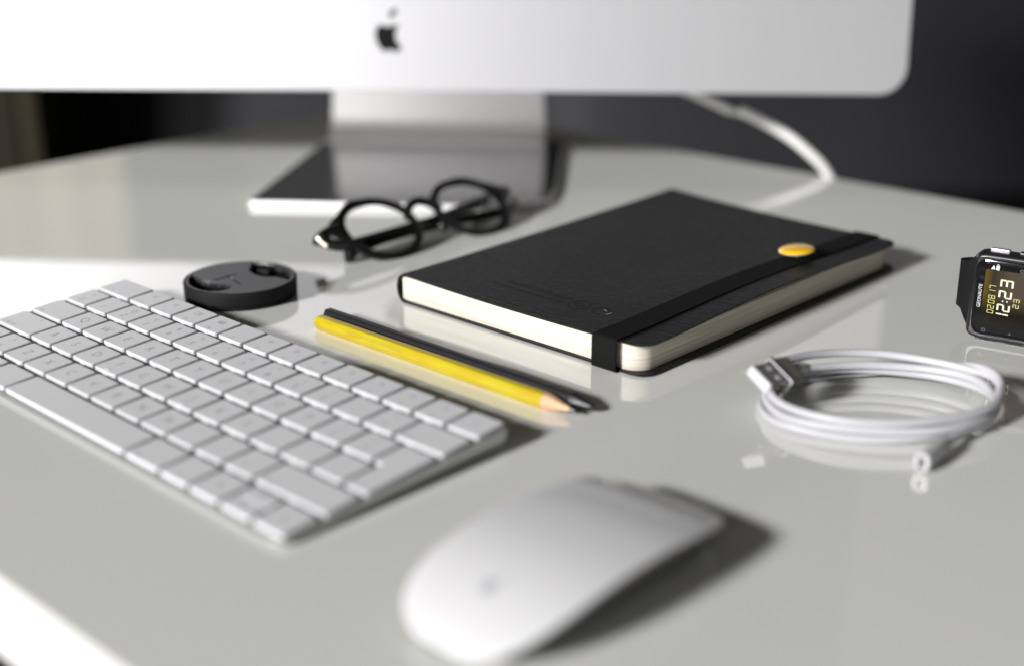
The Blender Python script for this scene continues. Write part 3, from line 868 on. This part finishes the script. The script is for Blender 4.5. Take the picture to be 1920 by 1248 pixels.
# ------------------------------------------------------------------ coiled USB cable
UO = Vector((364.5, 130.5, 0))
uc = thing('usb_cable', UO, 'white USB charging cable coiled in loops on the desk right of the mouse', 'cable')
E1 = Vector((0.729, 0.685, 0)); E2 = Vector((-0.685, 0.729, 0))
def ep(phi, k=1.0, z=8, off=(0, 0)): return E1 * (48.0 * k * math.cos(R(phi)) + off[0]) + E2 * (34.5 * k * math.sin(R(phi)) + off[1]) + Vector((0, 0, z))
pts = [Vector((334.0, 116, 15.0)) - UO, Vector((334.5, 121, 14.4)) - UO]
phi = 165; lo_ = [(1.01, 12.5), (0.985, 14.8), (1.0, 12.2), (0.97, 10.2), (1.03, 8.6), (1.02, 5.0), (0.975, 11.2), (1.0, 7.6), (1.04, 4.8), (0.985, 3.2), (1.03, 5.2)]
import itertools
seq = [(150, 1.00, 13.6), (115, 1.0, 12.8), (80, 1.0, 12.2), (40, 1.0, 12.4), (5, .99, 12.6), (-35, .97, 11.0), (-75, .96, 9.8), (-115, .99, 9.0), (-155, 1.0, 8.8), (-195, .98, 9.0),
       (-235, .955, 8.4), (-275, .95, 8.2), (-315, .98, 8.8), (-350, .985, 9.0), (-390, 1.0, 7.2), (-430, 1.02, 6.4), (-470, 1.03, 5.6), (-510, 1.02, 5.0), (-550, 1.0, 5.4),
       (-590, .985, 5.6), (-630, .995, 5.2), (-670, 1.04, 5.0), (-710, 1.045, 5.6), (-750, .985, 3.6), (-790, .985, 2.9), (-830, 1.0, 2.2), (-870, 1.03, 2.2), (-905, 1.035, 2.2),
       (-945, 1.03, 2.2), (-985, 1.05, 2.4), (-1020, 1.055, 6.5), (-1050, 1.06, 13.0), (-1073, 1.03, 14.6)]
random.seed(5)
for (ph, k, z) in seq: pts.append(ep(ph, k * random.uniform(0.965, 1.03), max(1.9, z + random.uniform(-0.6, 0.6))))
for p in ((403.5, 157, 11.5), (405.5, 142, 6.5), (404.2, 128, 4.6), (403.6, 118, 4.2), (404, 109, 4.0)): pts.append(Vector(p) - UO)
v, f = sweep(spline(pts, 7), circ(1.8, 12)); obj('lead', v, f, M['cable'], uc)
# USB-A plug
PA = Vector((-0.10, -0.985, 0.10)).normalized(); PS = Vector((0.88, -0.08, -0.46)); PS = (PS - PA * PS.dot(PA)).normalized(); PN = PS.cross(PA)
if PN.z < 0: PN = -PN; PS = -PS
PM = basis((334.0, 99.5, 17.0) - UO if False else tuple(Vector((334.0, 99.5, 17.0)) - UO), PS, PA, PN)
hx = MB(); v, f = slab(rrect(-6.1, 0, 6.1, 12.6, 0.6, 3), -2.3, 2.3, 0.35, 0.35); 
shell = obj('usb_plug_shell', v, f, M['shell'], uc, mw=PM)
for sx in (-2.7, 2.7):
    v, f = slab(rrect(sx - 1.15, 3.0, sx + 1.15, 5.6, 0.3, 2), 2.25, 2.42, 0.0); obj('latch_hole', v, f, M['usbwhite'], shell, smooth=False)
v, f = slab(rrect(-6.4, 0.2, 6.4, 1.6, 0.4, 2), -2.45, 2.45, 0.3, 0.3); obj('dark_collar', v, f, M['hole'], shell)
v, f = slab(rrect(-6.3, 10.9, 6.3, 12.9, 0.8, 3), -2.5, 2.5, 0.6, 0.6); obj('lit_front_lip', v, f, M['usbwhite'], shell)  # brightly lit front edge put in as a white lip
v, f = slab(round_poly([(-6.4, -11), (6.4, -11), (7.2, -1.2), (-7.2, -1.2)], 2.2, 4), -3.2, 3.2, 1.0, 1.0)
obj('usb_plug_housing', v, f, M['plug_shaded'], uc, mw=PM)
v, f = slab(rrect(-7.3, -1.2, 7.3, 0.0, 1.2, 3), -3.4, 3.4, 0.3, 0.3); obj('lit_plug_rim', v, f, M['usbwhite'], uc, mw=PM)  # lit edge of the housing put in as a white rim
v, f = sweep([Vector((334.2, 112, 15.6)) - UO, Vector((334.0, 115, 15.2)) - UO, Vector((334.2, 118.5, 14.8)) - UO], circ(2.9, 12)); obj('strain_relief', v, f, M['usbwhite'], uc)
# small connector end
v, f = sweep(rel([(403.8, 110, 4.0), (404.0, 106, 4.1), (404.4, 99, 4.3), (404.8, 92, 4.4), (405.0, 88.5, 4.4), (405.1, 87.8, 4.4)], UO), round_poly([(-2.9, -3.6), (2.9, -3.6), (2.9, 3.6), (-2.9, 3.6)], 2.3, 4), lambda t: .75 if t < .05 else (1.0 if t < .9 else .86))
con = obj('connector_housing', v, f, M['usbwhite'], uc)
v, f = box(404.0 - UO.x, 86.9 - UO.y, 2.3, 406.0 - UO.x, 87.75 - UO.y, 6.5, 0.15); obj('connector_slot', v, f, M['hole'], con)

# ------------------------------------------------------------------ sports watch standing on its side
WX = Vector((0.981, 0.195, 0)).normalized(); WZ = Vector((0.195, -0.981, 0)).normalized(); WY = Vector((0, 0, 1))
WO = Vector((350.8, 238.9, 0))
wa = thing('sports_watch', WO, 'black digital sports watch standing on its side at the right edge', 'watch')
WM = basis((0, 0, 0), WX, WY, WZ)
def wobj(name, vf, material, parent=wa, mw=WM, **k): return obj(name, vf[0], vf[1], material, parent, mw=mw, **k)
# case: bezel plane w=0, body behind to w=-12
case = round_poly([(-0.6, 2.2), (5.5, 0.6), (47.5, 0.6), (53.6, 2.2), (53.2, 42.6), (48, 43.4), (6, 43.4), (0.2, 42.6)], 4.2, 5)
case2 = offset_poly(case, 0)
rings = [[(x, y, -12.5) for x, y in offset_poly(case, 3.0)], [(x, y, -9) for x, y in offset_poly(case, 0.2)], [(x, y, -3.5) for x, y in offset_poly(case, -0.2)],
         [(x, y, -1.0) for x, y in offset_poly(case, 0.5)], [(x, y, -0.25) for x, y in offset_poly(case, 1.2)], [(x, y, 0.0) for x, y in offset_poly(case, 1.9)]]
wobj('case', loft(rings), M['watch'])
bez = rrect(1.9, 3.6, 51.6, 40.6, 5.0, 6)
rings = [[(x, y, 0.0) for x, y in bez], [(x, y, 0.75) for x, y in offset_poly(bez, 0.35)], [(x, y, 0.95) for x, y in offset_poly(bez, 0.9)], [(x, y, 0.7) for x, y in offset_poly(bez, 1.7)]]
wobj('bezel', loft(rings), M['bezel'])
scr = rrect(3.9, 5.4, 49.8, 38.9, 3.6, 6)
wobj('screen_glass', slab(scr, 0.6, 1.05, 0.25), M['bezel'])
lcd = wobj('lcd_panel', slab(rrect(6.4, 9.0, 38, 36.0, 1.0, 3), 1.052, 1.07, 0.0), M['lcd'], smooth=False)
# seven-segment digits: read from bottom to top (text x = +v, text up = -u)
SEG = {'0': 'abcdef', '1': 'bc', '2': 'abged', '3': 'abgcd', '7': 'abc', '8': 'abcdefg', '4': 'fgbc'}
def seven(mb, ch, u_top, u_bot, v0, w, t, slant=0.12):
    H = u_bot - u_top; mid = H / 2
    def rect(x0, y0, x1, y1):      # x along text, y from top downwards
        g = t * 0.12
        P = [(x0 + g, y0 + g * 0), (x1 - g, y0), (x1 - g, y1), (x0 + g, y1)]
        q = [(u_top + y, v0 + x + slant * (H - y) * 0.3, 1.12) for x, y in P]
        mb.add(q, [[0, 1, 2, 3]])
    for s in SEG[ch]:
        if s == 'a': rect(t * .3, 0, w - t * .3, t)
        if s == 'g': rect(t * .6, mid - t / 2, w - t * .6, mid + t / 2)
        if s == 'd': rect(t * .3, H - t, w - t * .3, H)
        if s == 'f': rect(0, t * .3, t, mid - t * .15)
        if s == 'b': rect(w - t, t * .3, w, mid - t * .15)
        if s == 'e': rect(0, mid + t * .15, t, H - t * .3)
        if s == 'c': rect(w - t, mid + t * .15, w, H - t * .3)
mb = MB()
seven(mb, '1', 12.9, 18.9, 12.0, 3.5, 0.85); seven(mb, '2', 13.1, 19.1, 16.4, 3.6, 0.85)
seven(mb, '2', 13.3, 19.3, 22.7, 3.9, 0.85); seven(mb, '3', 13.5, 19.5, 28.0, 3.9, 0.85)
for u in (15.2, 17.2): mb.add([(u, 21.2, 1.12), (u + .6, 21.2, 1.12), (u + .6, 21.8, 1.12), (u, 21.8, 1.12)], [[0, 1, 2, 3]])
mb.obj('time_digits', M['digit'], wa, mw=WM, smooth=False)
mb = MB()
for i, ch in enumerate('020817'): seven(mb, ch, 8.9, 11.9, 14.8 + 2.3 * i + (0.2 * (i // 2)), 1.75, 0.33)
seven(mb, '2', 20.2, 22.9, 18.9, 1.9, 0.34); seven(mb, '3', 20.3, 23.0, 21.6, 1.9, 0.34)
mb.obj('small_digits', M['digit_y'], wa, mw=WM, smooth=False)
tm = WM @ Matrix.Translation(Vector((4.9, 22.6, 1.09)) * MM) @ Matrix.Rotation(R(90), 4, 'Z')
text_obj('brand_print', 'GEONAUTE', 2.35, M['white_print'], wa, tm, sx=0.92)
mb = MB()
mb.add([(8.6, 36.3, 1.1), (10.4, 36.3, 1.1), (9.7, 38.2, 1.1)], [[0, 1, 2]])
mb.add([(10.8, 36.2, 1.1), (12.3, 36.0, 1.1), (12.3, 36.9, 1.1), (10.8, 37.1, 1.1)], [[0, 1, 2, 3]])
mb.add([(10.9, 37.3, 1.1), (12.4, 37.1, 1.1), (12.4, 38.0, 1.1), (10.9, 38.2, 1.1)], [[0, 1, 2, 3]])
mb.add([(11.1, 38.5, 1.1), (12.2, 38.4, 1.1), (12.2, 38.65, 1.1), (11.1, 38.75, 1.1)], [[0, 1, 2, 3]])
mb.obj('status_icon', M['white_print'], wa, mw=WM, smooth=False)
mb = MB()
for (gx, gy) in ((8.3, 6.2), (22.5, 37.0)):
    for i in range(8):
        a = 2 * math.pi * i / 8
        mb.add([(gx + r_ * math.cos(a + d), gy + r_ * math.sin(a + d), 1.1) for r_, d in ((.5, -.2), (1.1, -.12), (1.1, .12), (.5, .2))], [[0, 1, 2, 3]])
mb.add([(19.8, 5.9, 1.1), (20.9, 5.9, 1.1), (20.35, 6.9, 1.1)], [[0, 1, 2]])
mb.obj('printed_symbols', M['faint_print'], wa, mw=WM, smooth=False)
# raised buttons on the upper and lower flanks
wobj('button', box(6.4, 43.0, -6.5, 15.2, 45.0, -3.2, 0.5), M['button'])
wobj('button', box(19.5, 43.0, -7.0, 32, 44.6, -3.0, 0.5), M['watch'])
wobj('button', box(4.2, 0.02, -7.0, 14, 1.2, -2.4, 0.3), M['watch'])
wobj('button', box(18.2, 0.02, -7.0, 28, 1.2, -2.4, 0.3), M['watch'])
# strap: swept from both lugs and closed behind
def strap(pts, h0, h1, zc0, zc1, name):
    rings = []; P = [Vector(p) for p in pts]; n = len(P)
    for i, p in enumerate(P):
        t = i / (n - 1); a = P[max(0, i - 1)]; b_ = P[min(n - 1, i + 1)]; d = (b_ - a).normalized(); s = Vector((-d.y, d.x)) * 1.25
        hh = h0 + (h1 - h0) * min(1, t * 5); zc = zc0 + (zc1 - zc0) * min(1, t * 5) - (7.0 * max(0, t - 0.3) / 0.7)
        q = [p + s, p - s]
        rings.append([(q[0].x, zc - hh, q[0].y), (q[0].x, zc + hh, q[0].y), (q[1].x, zc + hh, q[1].y), (q[1].x, zc - hh, q[1].y)])
    v, f = loft(rings)
    return wobj(name, (v, f), M['strap'])
def sp2(pts): return [(p.x, p.y) for p in spline([(a, b_, 0) for a, b_ in pts], 6)]
strap(sp2([(1.0, -4.0), (-2.5, -5.5), (-6.5, -10), (-7.4, -16), (-5.0, -24), (1, -31), (12, -35), (24, -36)]), 19.0, 11.5, 22.0, 24.5, 'strap_band')
strap(sp2([(52.5, -4.0), (56, -5.5), (60, -10), (61.0, -16), (58.5, -24), (52, -30), (42, -33.5), (30, -34.4), (22, -33.8)]), 19.0, 11.5, 22.0, 24.5, 'strap_band')
wobj('buckle', box(20, 4.5, -39.5, 33, 30, -31, 1.0), M['button'])

# ------------------------------------------------------------------ dim background: chair and curtain
def pillow(w, h, d, nx=20, ny=20, power=4):
    v = []; f = []
    for s in (-1, 1):
        for i in range(nx + 1):
            for j in range(ny + 1):
                a = -1 + 2 * i / nx; b_ = -1 + 2 * j / ny
                k = (1 - a ** power) ** .5 * (1 - b_ ** power) ** .5
                rad = (1 - 0.06 * a * a * b_ * b_)
                v.append((a * w * rad, s * d * (0.25 + 0.75 * k), b_ * h * rad))
    n = (nx + 1) * (ny + 1)
    for s in (0, 1):
        for i in range(nx):
            for j in range(ny):
                a = s * n + i * (ny + 1) + j; f.append([a, a + 1, a + ny + 2, a + ny + 1])
    bd = [i * (ny + 1) for i in range(nx + 1)] + [nx * (ny + 1) + j for j in range(1, ny + 1)] + [i * (ny + 1) + ny for i in range(nx - 1, -1, -1)] + [j for j in range(ny - 1, 0, -1)]
    for i in range(len(bd)):
        a, b_ = bd[i], bd[(i + 1) % len(bd)]; f.append([a, b_, n + b_, n + a])
    return v, f
so = thing('sofa', (-900, 1300, -729), 'long black leather sofa in the dark beyond the rear of the desk', 'sofa', rot=(0, 0, R(43)))
for k in range(4):
    v, f = pillow(490, 330, 75)
    o = obj('back_cushion', v, f, M['chair'], so); o.location = Vector((-1500 + 1000 * k, random.uniform(-8, 8), 620 + random.uniform(-10, 10))) * MM
    o.rotation_euler = (R(-12 + random.uniform(-2, 2)), R(random.uniform(-2, 2)), 0)
    v, f = pillow(490, 330, 80)
    o = obj('seat_cushion', v, f, M['chair'], so); o.location = Vector((-1500 + 1000 * k, -330, 360)) * MM; o.rotation_euler = (R(90), 0, 0)
v, f = box(-2010, 60, 60, 2010, 200, 880, 30, 40); obj('backrest_shell', v, f, M['chair'], so)
v, f = box(-2010, -680, 60, 2010, 58, 278, 15, 20); obj('base', v, f, M['chair'], so)
for sx in (-1, 1):
    v, f = box(sx * 2120 - 105, -700, 60, sx * 2120 + 105, 200, 640, 30, 40); obj('arm', v, f, M['chair'], so)
    for yy in (-600, 100):
        v, f = lathe([(28, 0.5), (34, 59.5)], 16, sx * 1950, yy); obj('leg', v, f, M['metal_leg'], so)

cb = thing('cabinet', (-1470, 250, -729), 'low dark olive cabinet beyond the far left end of the desk', 'cabinet', rot=(0, 0, math.atan2(560 + 70, -1175 + 1750)))
v, f = box(-420, 0, 0.5, 427, 380, 760, 6); obj('carcass', v, f, M['olive'], cb)
v, f = box(403, -12, 2, 427, -0.5, 758, 2); obj('edge_strip', v, f, M['olive_edge'], cb)
v, f = box(-415, -10, 20, -5, -0.5, 745, 3); obj('door', v, f, M['olive'], cb)
v, f = box(0, -10, 20, 398, -0.5, 745, 3); obj('door', v, f, M['olive'], cb)

# curtain at the far left: folds run vertically
cu = MB(); pts = []
A = Vector((-1230, 720)); B = Vector((-1900, -30)); n = 90
dv = (B - A); L = dv.length; nn = Vector((-dv.y, dv.x)).normalized()
for i in range(n + 1):
    t = i / n; q = A + dv * t + nn * (7 * math.sin(t * L / 34.0) + 3 * math.sin(t * L / 13.0 + 1)); pts.append(q)
v = []; f = []
for z in (60, 300, 600, 900, 1300, 1700):
    for q in pts: v.append((q.x, q.y, z))
for z in (60, 300, 600, 900, 1300, 1700):
    for q in pts: v.append((q.x + nn.x * 2, q.y + nn.y * 2, z))
k = n + 1
for s in (0, 6):
    for i in range(5):
        for j in range(n): a = (s + i) * k + j; f.append([a, a + 1, a + k + 1, a + k])
for i in range(5):
    for j in (0, n):
        a = i * k + j; f.append([a, a + k, a + k + 6 * k, a + 6 * k])
cto = obj('curtain', [(x + 1460, y - 245, z - 60) for x, y, z in v], f, M['curtain'])
cto.location = Vector((-1460, 245, 60)) * MM
tag(cto, 'pale yellow curtain hanging above and behind the olive cabinet', 'curtain')

# ------------------------------------------------------------------ fine dust on the desk top
random.seed(21)
mb = MB()
def speck(x, y, r_):
    k = random.randint(4, 6); a0 = random.uniform(0, 6)
    ring = [(x + r_ * random.uniform(.6, 1.2) * math.cos(a0 + 6.283 * i / k), y + r_ * random.uniform(.6, 1.2) * math.sin(a0 + 6.283 * i / k), 0.02) for i in range(k)]
    mb.add(ring + [(x, y, 0.02 + r_ * 0.8)], [[i, (i + 1) % k, k] for i in range(k)])
for i in range(420):
    speck(random.uniform(-250, 520), random.uniform(-170, 470), random.choice((0.07, 0.09, 0.11, 0.16)))
for i in range(26):
    x, y, a = random.uniform(-150, 480), random.uniform(-150, 420), random.uniform(0, 6.3)
    pts = [(x + 1.4 * k * math.cos(a + 0.22 * k), y + 1.4 * k * math.sin(a + 0.22 * k), 0.06) for k in range(4)]
    v, f = sweep(pts, circ(0.04, 4)); mb.add(v, f)
tag(mb.obj('dust', M['dust'], smooth=False), kind='stuff')
